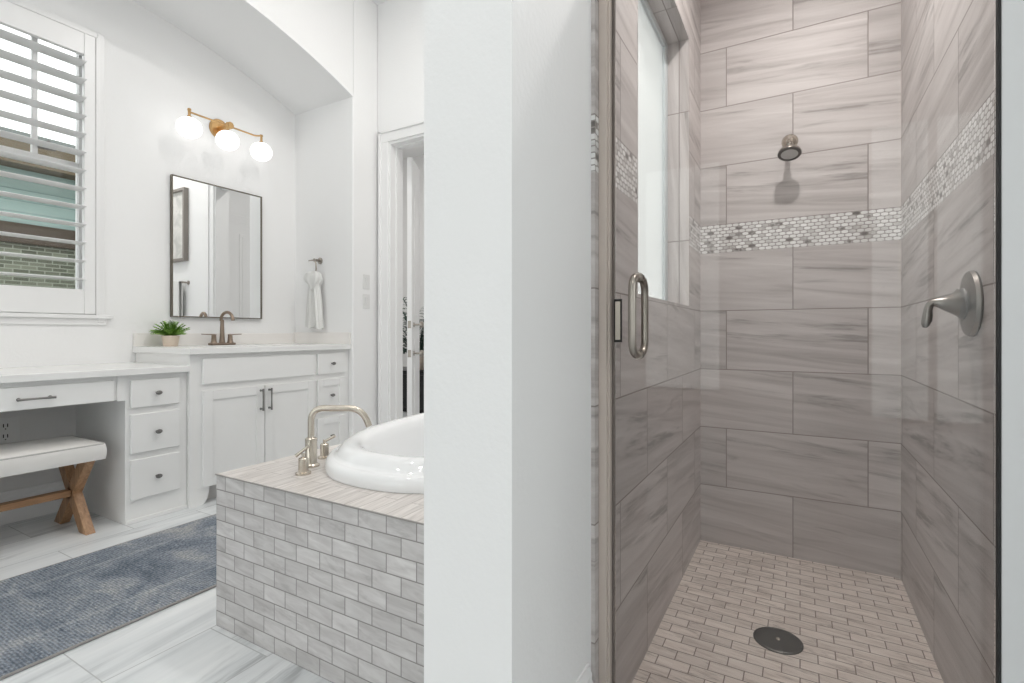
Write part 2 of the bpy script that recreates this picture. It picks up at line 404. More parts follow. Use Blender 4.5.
# wall with the doorway
DX0, DX1, DZ = -2.845, -1.985, 2.52
YD1 = YD+.13
struct('wall_door', boxes((XV-.1, DX0, YD, YD1, 0, CEIL), (DX1, PX0, YD, YD1, 0, CEIL), (DX0, DX1, YD, YD1, DZ, CEIL)), M['wall'])
# partition with the shower window opening
OY0, OY1, OZ0, OZ1 = 1.608, 2.495, 1.115, 2.40
struct('wall_partition', boxes((PX0, PX1, PY0, OY0, -.2, CEIL), (PX0, PX1, OY1, YD1, -.2, CEIL), (PX0, PX1, OY0, OY1, -.2, OZ0), (PX0, PX1, OY0, OY1, OZ1, CEIL)), M['wall'])
def tilewall(name, mk, pieces):
    """pieces: (box, upper?) ; mk(boxargs) -> mat idx 0 lower 1 band 2 upper, cut at the band heights"""
    bm = B()
    for (x0, x1, y0, y1, z0, z1) in pieces:
        for a, b, mi in ((-9, 1.414, 0), (1.414, 1.559, 1), (1.559, 9, 2)):
            za, zb = max(z0, a), min(z1, b)
            if zb - za > 1e-4: box(bm, x0, x1, y0, y1, za, zb, mi)
    return struct(name, bm, mk)
sidem = [M['tile_side'], M['mosaic_side'], M['tile_side_up']]; backm = [M['tile_back'], M['mosaic_back'], M['tile_back_up']]
tilewall('wall_shower_left', sidem, [(PX1, SX0, 1.224, OY0, SZ, SCEIL), (PX1, SX0, OY1, SY1, SZ, SCEIL), (PX1, SX0, OY0, OY1, SZ, OZ0), (PX1, SX0, OY0, OY1, OZ1, SCEIL)])
tilewall('wall_shower_back', backm, [(SX0-.01, SX1+.01, SY1, SY1+.1, SZ-.1, SCEIL)])
tilewall('wall_shower_right', [M['tile_right'], M['mosaic_side'], M['tile_right_up']], [(SX1, SX1+.1, 1.27, SY1, SZ-.1, SCEIL)])
# tiled lining of the shower window
t_ = .012
bm = B(); box(bm, PX0+.09, SX0, OY0, OY0+t_, OZ0, OZ1, 0); box(bm, PX0+.09, SX0, OY1-t_, OY1, OZ0, OZ1, 0)
box(bm, PX0+.09, SX0, OY0+t_, OY1-t_, OZ0, OZ0+t_, 1); box(bm, PX0+.09, SX0, OY0+t_, OY1-t_, OZ1-t_, OZ1, 1)
struct('trim_shower_window', bm, [M['tile_jamb'], M['tile_sill']])
w2 = thing('window_2', 'fixed glass window in the tiled wall between shower and tub', 'window', (-.57, (OY0+OY1)/2, OZ0+t_)); w2['kind'] = 'structure'
bm = B(); y0, y1, z0, z1 = OY0+t_, OY1-t_, OZ0+t_, OZ1-t_
for b in ((-.585, -.553, y0, y0+.03, z0, z1), (-.585, -.553, y1-.05, y1, z0, z1), (-.585, -.553, y0+.03, y1-.03, z0, z0+.012), (-.585, -.553, y0+.03, y1-.03, z1-.03, z1)): box(bm, *b)
obj('frame', bm, plain('grey_window_frame', srgb(196, 203, 205), .5), w2, bevel=.003)
bm = B(); box(bm, -.572, -.566, y0+.03, y1-.03, z0+.012, z1-.03); obj('pane', bm, M['frost'], w2)
# front wall right of the shower door and the header above it
struct('wall_front_right', boxes((.333, RX, 1.252, 1.27, -.2, CEIL), (.389, RX, 1.27, 1.40, -.2, CEIL)), M['wall'], bevel=.006)
struct('wall_header', boxes((PX1, .333, 1.20, 1.27, 2.2, CEIL)), M['wall'])
struct('ceiling', boxes((XV-.2, RX+.2, BY-.2, 6.0, CEIL, CEIL+.1), (-6.2, XV-.2, YD, 6.0, CEIL, CEIL+.1)), M['ceil'])
struct('ceiling_shower', boxes((PX1, SX1+.1, 1.27, SY1+.1, SCEIL, SCEIL+.06)), M['ceil'])
KY0, KY1, KZ0, KZ1 = -.1, 1.1, .7, 3.0
struct('wall_right', boxes((RX, RX+.12, BY, KY0, 0, CEIL), (RX, RX+.12, KY1, 1.27, 0, CEIL), (RX, RX+.12, KY0, KY1, 0, KZ0), (RX, RX+.12, KY0, KY1, KZ1, CEIL)), M['wall'])
w4 = thing('added_window_4', 'added window, unseen, letting daylight in from the right of the camera', 'window', (RX+.06, (KY0+KY1)/2, KZ0)); w4['kind'] = 'structure'  # window added so daylight reaches the right face of the partition
obj('frame', boxes((RX+.04, RX+.09, KY0, KY0+.05, KZ0, KZ1), (RX+.04, RX+.09, KY1-.05, KY1, KZ0, KZ1), (RX+.04, RX+.09, KY0+.05, KY1-.05, KZ0, KZ0+.05), (RX+.04, RX+.09, KY0+.05, KY1-.05, KZ1-.05, KZ1)), M['trim'], w4)
obj('pane', boxes((RX+.06, RX+.065, KY0+.05, KY1-.05, KZ0+.05, KZ1-.05)), M['pane'], w4)
GX0, GX1, GZ0, GZ1 = -3.45, -.85, .2, 3.3
HX0, HX1, HZ0, HZ1 = .66, 2.1, .04, 3.4
struct('wall_rear', boxes((XV-.16, GX0, BY-.15, BY, 0, CEIL), (GX1, HX0, BY-.15, BY, 0, CEIL), (HX1, RX+.12, BY-.15, BY, 0, CEIL), (HX0, HX1, BY-.15, BY, 0, HZ0), (HX0, HX1, BY-.15, BY, HZ1, CEIL), (GX0, GX1, BY-.15, BY, 0, GZ0), (GX0, GX1, BY-.15, BY, GZ1, CEIL)), M['wall'])
w3 = thing('added_window_3', 'wide added window, unseen, letting daylight in behind the camera on the vanity side', 'window', ((GX0+GX1)/2, BY-.08, GZ0)); w3['kind'] = 'structure'  # window added out of view as a broad soft daylight source
bm = B()
for x in (GX0, -2.03, GX1-.06): box(bm, x, x+.06, BY-.12, BY-.06, GZ0, GZ1)
box(bm, GX0, GX1, BY-.12, BY-.06, GZ0, GZ0+.06); box(bm, GX0, GX1, BY-.12, BY-.06, GZ1-.06, GZ1)
obj('frame', bm, M['trim'], w3)
bm = B(); box(bm, GX0+.06, GX1-.06, BY-.095, BY-.09, GZ0+.06, GZ1-.06); obj('pane', bm, M['pane'], w3)

w5 = thing('added_window_5', 'tall added glazed opening, unseen, brightening the shower side from behind the camera', 'window', ((HX0+HX1)/2, BY-.08, HZ0)); w5['kind'] = 'structure'  # glazing added for the bright reflection in the shower glass
obj('frame', boxes((HX0, HX0+.05, BY-.12, BY-.06, HZ0, HZ1), (HX1-.05, HX1, BY-.12, BY-.06, HZ0, HZ1), (1.22, 1.29, BY-.12, BY-.06, HZ0, HZ1), (HX0+.05, HX1-.05, BY-.12, BY-.06, HZ1-.05, HZ1)), M['trim'], w5)
obj('pane', boxes((HX0+.05, HX1-.05, BY-.095, BY-.09, HZ0, HZ1-.05)), M['pane'], w5)
# baseboards
def base_profile(bm, p, q, out, h=.168, d=.016):
    p, q, out = Vector(p), Vector(q), Vector(out)
    prof = [(0, 0), (d, 0), (d, h*.72), (d*.7, h*.78), (d*.75, h*.86), (d*.3, h*.96), (d*.25, h), (0, h)]
    rings = [[bm.verts.new(c + out*a + Vector((0, 0, b))) for a, b in prof] for c in (p, q)]
    k = len(prof)
    for i in range(k): bm.faces.new((rings[0][i], rings[0][(i+1) % k], rings[1][(i+1) % k], rings[1][i]))
    bm.faces.new(rings[0][::-1]); bm.faces.new(rings[1]); bmesh.ops.recalc_face_normals(bm, faces=bm.faces)
bm = B(); base_profile(bm, (PX1, PY0-.016, 0), (PX1, 1.20, 0), (1, 0, 0)); base_profile(bm, (PX0, PY0, 0), (PX1+.016, PY0, 0), (0, -1, 0))
struct('baseboard_partition', bm, M['trim'])
bm = B(); base_profile(bm, (DX1+.1, YD, 0), (-1.75, YD, 0), (0, -1, 0)); struct('baseboard_door', bm, M['trim'])
bm = B(); base_profile(bm, (XV+.02, .62, 0), (XV+.02, 1.27, 0), (1, 0, 0)); struct('baseboard_vanity', bm, M['trim'])
# door casing and jamb
bm = B()
def casing(bm, y, s):
    w = .095
    for (x0, x1) in ((DX0-w, DX0), (DX1, DX1+w)):
        box(bm, x0, x1, min(y, y+s*.018), max(y, y+s*.018), 0, DZ)
        xo = x0 if x0 < DX0 and x1 <= DX0+1e-6 else x1-.022
        box(bm, xo, xo+.022, min(y, y+s*.03), max(y, y+s*.03), 0, DZ+w)
    box(bm, DX0-w, DX1+w, min(y, y+s*.018), max(y, y+s*.018), DZ, DZ+w)
    box(bm, DX0-w, DX1+w, min(y, y+s*.03), max(y, y+s*.03), DZ+w-.022, DZ+w)
casing(bm, YD, -1); casing(bm, YD1, 1)
struct('trim_doorway', bm, M['trim'], bevel=.004)
struct('trim_jamb', boxes((DX0, DX0+.018, YD-.005, YD1+.005, 0, DZ), (DX1-.018, DX1, YD-.005, YD1+.005, 0, DZ), (DX0+.018, DX1-.018, YD-.005, YD1+.005, DZ-.018, DZ), (DX0+.018, DX0+.03, YD+.05, YD+.09, 0, DZ-.018), (DX0+.03, DX1-.018, YD+.05, YD+.09, DZ-.03, DZ-.018)), M['trim'])

# room beyond the doorway
struct('wall_hall_back', boxes((-6.2, PX0+.2, 5.9, 6.0, 0, CEIL)), M['wall'])
struct('wall_hall_left', boxes((-6.2, -6.1, YD1, 5.9, 0, CEIL)), M['wall'])
struct('wall_hall_front', boxes((-6.1, XV-.1, YD, YD1, 0, CEIL)), M['wall'])
struct('wall_hall_right', boxes((-.9, -.8, YD1, 5.9, 0, CEIL)), M['wall'])
# ajar door leaf seen nearly edge on
def ajar():
    p, q = Vector((-2.795, 3.195, 0)), Vector((-2.95, 3.475, 0)); d = (q-p).normalized(); nrm = Vector((d.y, -d.x, 0))
    r = thing('door_1', 'white door standing ajar inside the doorway, seen edge on', 'door', p); r['kind'] = 'structure'
    bm = B(); bar(bm, p+Vector((0, 0, 1.235)), q+Vector((0, 0, 1.235)), .042, 2.43); obj('door_leaf', bm, M['trim'], r, bevel=.003)
    bm = B()
    for z0, z1 in ((.25, .95), (1.15, 2.25)):
        a, b = p+d*.1+nrm*.022, q-d*.1+nrm*.022
        bar(bm, a+Vector((0, 0, (z0+z1)/2)), b+Vector((0, 0, (z0+z1)/2)), .008, z1-z0)
    obj('raised_panel', bm, M['trim'], r, bevel=.003)
    for z in (1.07, .83):
        bm = B(); lathe(bm, [(0, 0), (.02, 0), (.02, .004), (.008, .006), (.008, .05), (.026, .055), (.028, .07), (.018, .085), (0, .088)], p+d*.07+nrm*.021+Vector((0, 0, z)), nrm); obj('door_knob', bm, M['nickel'], r, smooth=True)
        bm = B(); c = p-d*.001; bar(bm, c+Vector((0, 0, z-.03)), c+Vector((0, 0, z+.03)), .026, .004, up=d); obj('latch_plate', bm, M['nickel'], r)
ajar()
cb = thing('black_cabinet', 'low black cabinet standing in the room beyond the doorway', 'cabinet', (-4.25, 5.1, 0))
obj('body', boxes((-5.0, -3.5, 4.85, 5.38, .06, .50)), M['black'], cb, bevel=.006)
obj('top', boxes((-5.03, -3.47, 4.82, 5.39, .50, .53)), M['black'], cb, bevel=.004)
obj('base', boxes((-4.97, -3.53, 4.90, 5.36, 0, .06)), M['black'], cb)
for x0, x1 in ((-4.98, -4.26), (-4.24, -3.52)):
    d = obj('door', boxes((x0, x1, 4.832, 4.85, .08, .48)), M['black'], cb, bevel=.003)
    kb = B(); lathe(kb, [(.006, 0), (.006, .015), (.013, .02), (.013, .028), (0, .03)], ((x0+x1)/2, 4.832, .38), (0, -1, 0), 16); obj('knob', kb, M['pewter'], d, smooth=True)
d2 = thing('door_2', 'white panel door in the side wall of the room beyond the doorway', 'door', (-.92, 3.85, 0)); d2['kind'] = 'structure'
obj('door_leaf', boxes((-.93, -.902, 3.45, 4.3, 0, 2.42)), M['trim'], d2, bevel=.003)
bm = B()
for y0 in (3.56, 3.93):
    for z0, z1 in ((.22, .95), (1.12, 2.28)):
        box(bm, -.938, -.929, y0, y0+.26, z0, z1); box(bm, -.945, -.937, y0+.035, y0+.225, z0+.035, z1-.035)
obj('raised_panel', bm, M['trim'], d2, bevel=.003)
obj('casing', boxes((-.925, -.901, 3.35, 3.45, 0, 2.52), (-.925, -.901, 4.3, 4.4, 0, 2.52), (-.925, -.901, 3.45, 4.3, 2.42, 2.52)), M['trim'], d2, bevel=.004)
def leaf(bm, base, direc, L, w, droop, seg=5, up=Vector((0, 0, 1))):
    d = Vector(direc).normalized(); s = d.cross(up)
    s = s.normalized() if s.length > 1e-3 else Vector((1, 0, 0))
    prev = None
    for i in range(seg+1):
        t = i/seg; c = Vector(base) + d*L*t + Vector((0, 0, -droop*L*t*t)); ww = w*math.sin(PI*min(.98, .06+.94*t))**.8
        cur = (bm.verts.new(c - s*ww/2 + Vector((0, 0, ww*.15))), bm.verts.new(c), bm.verts.new(c + s*ww/2 + Vector((0, 0, ww*.15))))
        if prev:
            for k in (0, 1): bm.faces.new((prev[k], prev[k+1], cur[k+1], cur[k]))
        prev = cur
pl = thing('potted_palm', 'leafy dark green potted palm on the black cabinet beyond the doorway', 'plant', (-4.25, 5.03, .53))
bm = B(); lathe(bm, [(0, 0), (.09, 0), (.11, .02), (.13, .17), (.135, .18), (.12, .18), (.115, .15), (0, .15)], (-4.25, 5.03, .53)); obj('pot', bm, M['terra'], pl, smooth=True)
bm = B()
for k in range(46):
    a = k*2.399; e = random.uniform(.35, 1.4); L = random.uniform(.7, 1.45); dirv = Vector((math.cos(a)*math.cos(e), math.sin(a)*math.cos(e)*.35, math.sin(e)))
    c = Vector((-4.25, 5.03, .69))
    for j in range(3, 13):
        t = j/12; pt = c + dirv*L*t + Vector((0, 0, -.35*L*t*t))
        for sgn in (-1, 1):
            sd = dirv.cross(Vector((0, 0, 1))).normalized()*sgn
            leaf(bm, pt, sd*.9+dirv*.7, .19*(1.15-t*.6), .026, .5, 3)
    tube(bm, [c + dirv*L*t/6 + Vector((0, 0, -.35*L*(t/6)**2)) for t in range(7)], .006, 5)
obj('foliage', bm, M['palm'], pl)

# ------------------------------------------------------------------ window, shutter, outside
w1 = thing('window_1', 'white framed window behind the plantation shutter', 'window', (XV-.12, (WY0+WY1)/2, WZ0)); w1['kind'] = 'structure'
bm = B(); X0, X1 = XV-.15, XV-.10
for b in ((X0, X1, WY0, WY0+.05, WZ0, WZ1), (X0, X1, WY1-.05, WY1, WZ0, WZ1), (X0, X1, WY0+.05, WY1-.05, WZ0, WZ0+.1), (X0, X1, WY0+.05, WY1-.05, WZ1-.05, WZ1), (X0+.01, X1-.005, WY0+.05, WY1-.05, 1.985, 2.015), (X0+.01, X1-.01, 1.13, 1.155, 2.015, WZ1-.05)): box(bm, *b)
obj('frame', bm, M['trim'], w1, bevel=.003)
bm = B(); box(bm, XV-.128, XV-.124, WY0+.05, WY1-.05, WZ0+.1, WZ1-.05); obj('pane', bm, M['pane'], w1)
bm = B(); tube(bm, rounded_path([(XV-.1, 1.15, 2.06), (XV-.075, 1.15, 2.065), (XV-.06, 1.19, 2.09)], .01), .006, 8); tube(bm, [(XV-.1, 1.15, 2.05), (XV-.07, 1.22, 2.045)], .005, 8); obj('latch', bm, M['pewter'], w1, smooth=True)
# casing
ct = .085
bm = B()
for b in ((XV, XV+.014, WY1, WY1+.035, WZ0-.045, WZ1+.035), (XV, XV+.014, WY0-.035, WY0, WZ0-.045, WZ1+.035), (XV, XV+.014, WY0, WY1, WZ1, WZ1+.035), (XV, XV+.022, WY1-.012, WY1+.008, WZ0, WZ1+.008), (XV, XV+.022, WY0, WY1, WZ1-.004, WZ1+.01), (XV, XV+.03, WY0-.06, WY1+.075, WZ0-.022, WZ0), (XV, XV+.012, WY0-.04, WY1+.045, WZ0-.06, WZ0-.022)): box(bm, *b)
struct('trim_window', bm, M['trim'], bevel=.003)
sh = thing('plantation_shutter', 'white plantation shutter with open horizontal louvers in the window', 'shutter', (XV+.02, (WY0+WY1)/2, WZ0))
sx0, sx1 = XV-.008, XV+.026
a0, a1 = WY0+.004, WY1-.015
obj('panel_frame', boxes((sx0, sx1, a1-.055, a1, WZ0+.003, WZ1-.006), (sx0, sx1, a0, a0+.055, WZ0+.003, WZ1-.006), (sx0, sx1, a0+.055, a1-.055, WZ0+.003, WZ0+.145), (sx0, sx1, a0+.055, a1-.055, WZ1-.13, WZ1-.006)), M['trim'], sh, bevel=.004)
bm = B(); nl = 13
for k in range(nl):
    zc = 1.312 + k*.1045; tilt = math.radians(1); cxx = XV+.01; pr = []
    for j in range(16):
        a = 2*PI*j/16; ex, ez = .057*math.cos(a), .0055*math.sin(a)
        pr.append((cxx + ex*math.cos(tilt)-ez*math.sin(tilt), zc + ex*math.sin(tilt)+ez*math.cos(tilt)))
    A = [bm.verts.new((x, a0+.057, z)) for x, z in pr]; Bv = [bm.verts.new((x, a1-.057, z)) for x, z in pr]
    for j in range(16): bm.faces.new((A[j], A[(j+1) % 16], Bv[(j+1) % 16], Bv[j]))
    bm.faces.new(A[::-1]); bm.faces.new(Bv)
bmesh.ops.recalc_face_normals(bm, faces=bm.faces)
obj('louvers', bm, M['trim'], sh, smooth=True)

# neighbouring house
def brickmat():
    t = NT('neighbour_brick'); P = t.pos(); fu, fv, ed, r, c = cells(t, P[1], P[2], .13, .042)
    col = t.mix(r, srgb(82, 86, 72), srgb(124, 128, 112)); m = t.smooth(ed, .003, .007); t.base(t.mix(m, srgb(150, 154, 142), col)); t.rough(.9); t.bump(m, .4, .01); return t.m
def sidingmat():
    t = NT('teal_siding'); P = t.pos(); f = t.math('FRACT', t.math('DIVIDE', P[2], .12)); t.base(t.mix(t.smooth(f, 0, .12), srgb(108, 130, 126), srgb(156, 178, 174))); t.rough(.7); t.bump(f, .5, .02); return t.m
nh = thing('neighbor_house', 'brick and teal house with brown eave seen outside the window', 'house', (-7.2, 2.2, -.3))
obj('brick_wall', boxes((-8.5, -7.2, .3, 5.5, -.3, 1.95)), brickmat(), nh)
obj('band_board', boxes((-8.5, -7.15, .28, 5.52, 1.95, 2.16)), plain('brown_board', srgb(72, 60, 48), .7), nh)
obj('siding_wall', boxes((-8.5, -7.2, .3, 5.5, 2.16, 2.74)), sidingmat(), nh)
obj('eave', boxes((-8.5, -6.85, .1, 5.7, 2.74, 2.86), (-6.85, -6.80, .1, 5.7, 2.70, 2.98)), plain('brown_fascia', srgb(92, 80, 60), .7), nh)
bm = B(); vs = [bm.verts.new(p) for p in ((-6.78, 0.05, 2.98), (-6.78, 5.75, 2.98), (-8.6, 5.75, 3.18), (-8.6, 0.05, 3.18), (-6.78, 0.05, 3.02), (-6.78, 5.75, 3.02), (-8.6, 5.75, 3.22), (-8.6, 0.05, 3.22))]
for f in ((0, 1, 2, 3), (4, 7, 6, 5), (0, 4, 5, 1), (1, 5, 6, 2), (2, 6, 7, 3), (3, 7, 4, 0)): bm.faces.new([vs[i] for i in f])
bmesh.ops.recalc_face_normals(bm, faces=bm.faces)
obj('roof', bm, plain('grey_shingle', srgb(120, 124, 122), .9, bumpscale=30), nh)
struct('ground_outside', boxes((-12, XV-.2, -5, 9, -.5, -.3)), plain('side_yard_gravel', srgb(150, 146, 138), .95, bumpscale=20))

# ------------------------------------------------------------------ vanity: cabinets and counters
def shaker(bm, x, y0, y1, z0, z1, fw=.055, d=.02, rec=.008):
    """door or drawer front facing +X: back at x, front at x+d, recessed panel"""
    box(bm, x, x+d, y0, y0+fw, z0, z1); box(bm, x, x+d, y1-fw, y1, z0, z1)
    box(bm, x, x+d, y0+fw, y1-fw, z0, z0+fw); box(bm, x, x+d, y0+fw, y1-fw, z1-fw, z1)
    box(bm, x, x+d-rec, y0+fw, y1-fw, z0+fw, z1-fw)
def knob(parent, x, y, z):
    bm = B(); lathe(bm, [(.007, 0), (.006, .012), (.010, .017), (.0155, .021), (.0165, .025), (.0145, .029), (.006, .031), (0, .0315)], (x, y, z), (1, 0, 0), 20)
    for v in bm.verts: v.co.z = z + (v.co.z-z)*.72
    return obj('knob', bm, M['pewter'], parent, smooth=True, label='dark pewter knob')
def pull(name, parent, x, p, q, mat=None):
    p, q = Vector((x, *p)), Vector((x, *q)); off = Vector((.028, 0, 0)); d = (q-p).normalized(); bm = B()
    tube(bm, [p+off-d*.012, p+off+(q-p)*.25, p+off+(q-p)*.5, p+off+(q-p)*.75, q+off+d*.012], [.0062, .0048, .0045, .0048, .0062], 10)
    for c in (p, q): lathe(bm, [(.008, 0), (.0055, .006), (.0055, .028)], c, (1, 0, 0), 12)
    return obj(name, bm, mat or M['pewter'], parent, smooth=True, label='dark pewter bar handle')
XC = -3.045                      # desk carcass face
dc = thing('drawer_cabinet', 'white three-drawer cabinet at the right end of the makeup desk', 'cabinet', (-3.34, 1.44, 0))
obj('body', boxes((XV+.005, XC, 1.283, 1.587, 0, .78)), M['cab'], dc, bevel=.002)
obj('plinth', boxes((XC, XC+.008, 1.283, 1.587, 0, .022)), M['cab'], dc, bevel=.003)
for z0, z1 in ((.606, .752), (.366, .573), (.124, .334)):
    bm = B(); box(bm, XC, XC+.019, 1.302, 1.543, z0, z1); d = obj('drawer', bm, M['cab'], dc, bevel=.005, seg=2); knob(d, XC+.019, 1.423, (z0+z1)/2)
kd = thing('desk_drawer_unit', 'white knee-space drawer unit under the makeup desk top', 'desk', (-3.3, .9, 0))
obj('rail', boxes((XC-.5, XC, .56, 1.283, .655, .78)), M['cab'], kd, bevel=.001)
obj('stile', boxes((XC, XC+.006, 1.245, 1.283, .65, .78)), M['cab'], kd)
obj('side_panel', boxes((XV+.005, XC, .52, .56, 0, .78)), M['cab'], kd)
obj('back_panel', boxes((XV+.003, XV+.016, .56, 1.283, 0, .655)), M['cabin'], kd)
d = obj('drawer', boxes((XC, XC+.019, .60, 1.228, .654, .759)), M['cab'], kd, bevel=.004)
pull('bar_handle', d, XC+.019, (.865, .703), (.975, .703))
dt = obj('desk_countertop', boxes((XV+.001, XC+.04, -.14, 1.586, .78, .816)), M['quartz'], bevel=.004)
tag(dt, 'lower white quartz makeup desk top along the window wall', 'countertop')
XS = -3.02
sc = thing('sink_cabinet', 'white sink base cabinet with two shaker doors and side drawers', 'cabinet', (-3.32, 2.17, 0))
obj('body', boxes((XV+.005, XS, 1.588, YE-.002, .10, .877)), M['cab'], sc, bevel=.002)
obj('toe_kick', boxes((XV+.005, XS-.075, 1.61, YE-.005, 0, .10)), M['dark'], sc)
bm = B()      # bracket foot with a quarter-round cut
prof = [(1.588, 0), (1.655, 0)] + [(1.655+.045*math.sin(a*PI/12), .10-.10*math.cos(a*PI/12)) for a in range(1, 7)] + [(1.588, .10)]
F = [[bm.verts.new((x, y, z)) for y, z in prof] for x in (XS-.02, XS)]
bm.faces.new(F[0][::-1]); bm.faces.new(F[1])
for i in range(len(prof)): j = (i+1) % len(prof); bm.faces.new((F[0][i], F[0][j], F[1][j], F[1][i]))
bmesh.ops.recalc_face_normals(bm, faces=bm.faces); obj('foot', bm, M['cab'], sc)
obj('side_return', boxes((XS-.12, XS-.02, 1.588, 1.605, 0, .10)), M['cab'], sc)
obj('false_front', boxes((XS, XS+.019, 1.655, 2.428, .702, .850)), M['cab'], sc, bevel=.003)
for y0, y1, hy in ((1.655, 2.039, 2.012), (2.044, 2.428, 2.071)):
    bm = B(); shaker(bm, XS, y0, y1, .104, .662); d = obj('door', bm, M['cab'], sc, bevel=.002)
    pull('bar_handle', d, XS+.019, (hy, .515), (hy, .632))
for z0, z1, flat in ((.702, .850, 1), (.424, .662, 0), (.104, .384, 0)):
    bm = B()
    if flat: box(bm, XS, XS+.019, 2.456, 2.70, z0, z1)
    else: shaker(bm, XS, 2.456, 2.70, z0, z1, .05)
    d = obj('drawer', bm, M['cab'], sc, bevel=.002); knob(d, XS+(.019 if flat else .011), 2.578, (z0+z1)/2)
ct_ = thing('sink_countertop', 'raised white quartz sink counter with low backsplash', 'countertop', (-3.3, 2.17, .877))
bm = B(); lp = superell(-3.30, 2.05, .16, .21, 2.4, 0, 96); slab_hole(bm, XV+.001, XS+.035, 1.572, YE-.001, .877, .915, lp)
obj('slab', bm, M['quartz'], ct_, bevel=.003)
obj('backsplash', boxes((XV+.001, XV+.02, 1.575, YE-.022, .915, .998)), M['splash'], ct_, bevel=.002)
obj('side_splash', boxes((XV+.001, XS+.03, YE-.021, YE-.001, .915, 1.005)), M['splash'], ct_, bevel=.002)
bm = B()
loops = [superell(-3.30, 2.05, .16*s, .21*s, 2.4, z, 64) for s, z in ((1.06, .876), (1.0, .872), (.97, .83), (.86, .77), (.6, .742), (.12, .735))]
LV = [[bm.verts.new(v) for v in l] for l in loops]
for a, b in zip(LV, LV[1:]):
    for k in range(64): bm.faces.new((a[k], a[(k+1) % 64], b[(k+1) % 64], b[k]))
bm.faces.new(LV[-1]); bmesh.ops.recalc_face_normals(bm, faces=bm.faces)
obj('basin', bm, M['white'], ct_, smooth=True)

# faucet on the sink counter
sf = thing('sink_faucet', 'bronze two-handle gooseneck faucet on the sink counter', 'faucet', (-3.53, 2.075, .915))
bm = B(); box(bm, -3.558, -3.502, 1.990, 2.160, .915, .932); obj('base_plate', bm, M['bronze'], sf, bevel=.007, seg=3)
bm = B(); path = [(-3.53, 2.075, .932), (-3.53, 2.075, .98), (-3.53, 2.075, 1.09)] + arc((-3.475, 2.0758, 1.09), .055, PI, .12*PI, (1, .16, 0), (0, 0, 1), 12)
e = Vector(path[-1]); path += [e + Vector((.004, .001, -.018)), e + Vector((.005, .001, -.024))]
tube(bm, path, [.019, .015, .0115] + [.0105]*13 + [.012, .012], 14); obj('spout', bm, M['bronze'], sf, smooth=True)
for s in (-1, 1):
    y = 2.075 + s*.058; bm = B(); lathe(bm, [(.022, 0), (.017, .012), (.0145, .05), (.0165, .058), (0, .062)], (-3.53, y, .932), (0, 0, 1), 18)
    tube(bm, [(-3.53, y, .988), (-3.53, y+s*.03, .99), (-3.53, y+s*.082, .992)], [.008, .006, .005], 10, flat=.6)
    obj('lever_handle', bm, M['bronze'], sf, smooth=True)

# potted fern
pf = thing('potted_fern', 'small green fern in a blush clay pot on the sink counter', 'plant', (-3.50, 1.725, .915))
bm = B(); lathe(bm, [(0, .0), (.036, 0), (.04, .006), (.049, .06), (.05, .068), (.045, .068), (.043, .055), (0, .055)], (-3.50, 1.725, .915)); obj('pot', bm, M['terra'], pf, smooth=True)
bm = B(); lathe(bm, [(0, .0), (.042, 0), (.02, .006), (0, .008)], (-3.50, 1.725, .969)); obj('soil', bm, M['soil'], pf)
bm = B(); c = Vector((-3.50, 1.725, .972))
for k in range(60):
    a = k*2.399; e = random.uniform(.45, 1.35); L = random.uniform(.09, .145); dv = Vector((math.cos(a)*math.cos(e), math.sin(a)*math.cos(e), math.sin(e)))
    if c.x + dv.x*L < XV+.03: dv.x *= .5
    tube(bm, [c + dv*L*t/4 + Vector((0, 0, -.25*L*(t/4)**2)) for t in range(5)], .0012, 4)
    for j in range(2, 9):
        t = j/8; pt = c + dv*L*t + Vector((0, 0, -.25*L*t*t))
        for sg in (-1, 1): leaf(bm, pt, dv.cross(Vector((0, 0, 1))).normalized()*sg+dv*.5+Vector((0, 0, .25)), .026*(1.25-.5*t), .013, .2, 3)
obj('foliage', bm, M['leaf'], pf)

# mirror
mi = thing('wall_mirror', 'thin metal framed rectangular mirror above the sink', 'mirror', (XV, 2.11, 1.11))
my0, my1, mz0, mz1, mf = 1.79, 2.435, 1.108, 2.053, .0065
obj('frame', boxes((XV, XV+.028, my0, my0+mf, mz0, mz1), (XV, XV+.028, my1-mf, my1, mz0, mz1), (XV, XV+.028, my0+mf, my1-mf, mz0, mz0+mf), (XV, XV+.028, my0+mf, my1-mf, mz1-mf, mz1)), M['mframe'], mi, bevel=.001)
obj('mirror_glass', boxes((XV, XV+.020, my0+mf, my1-mf, mz0+mf, mz1-mf)), M['mirror'], mi)

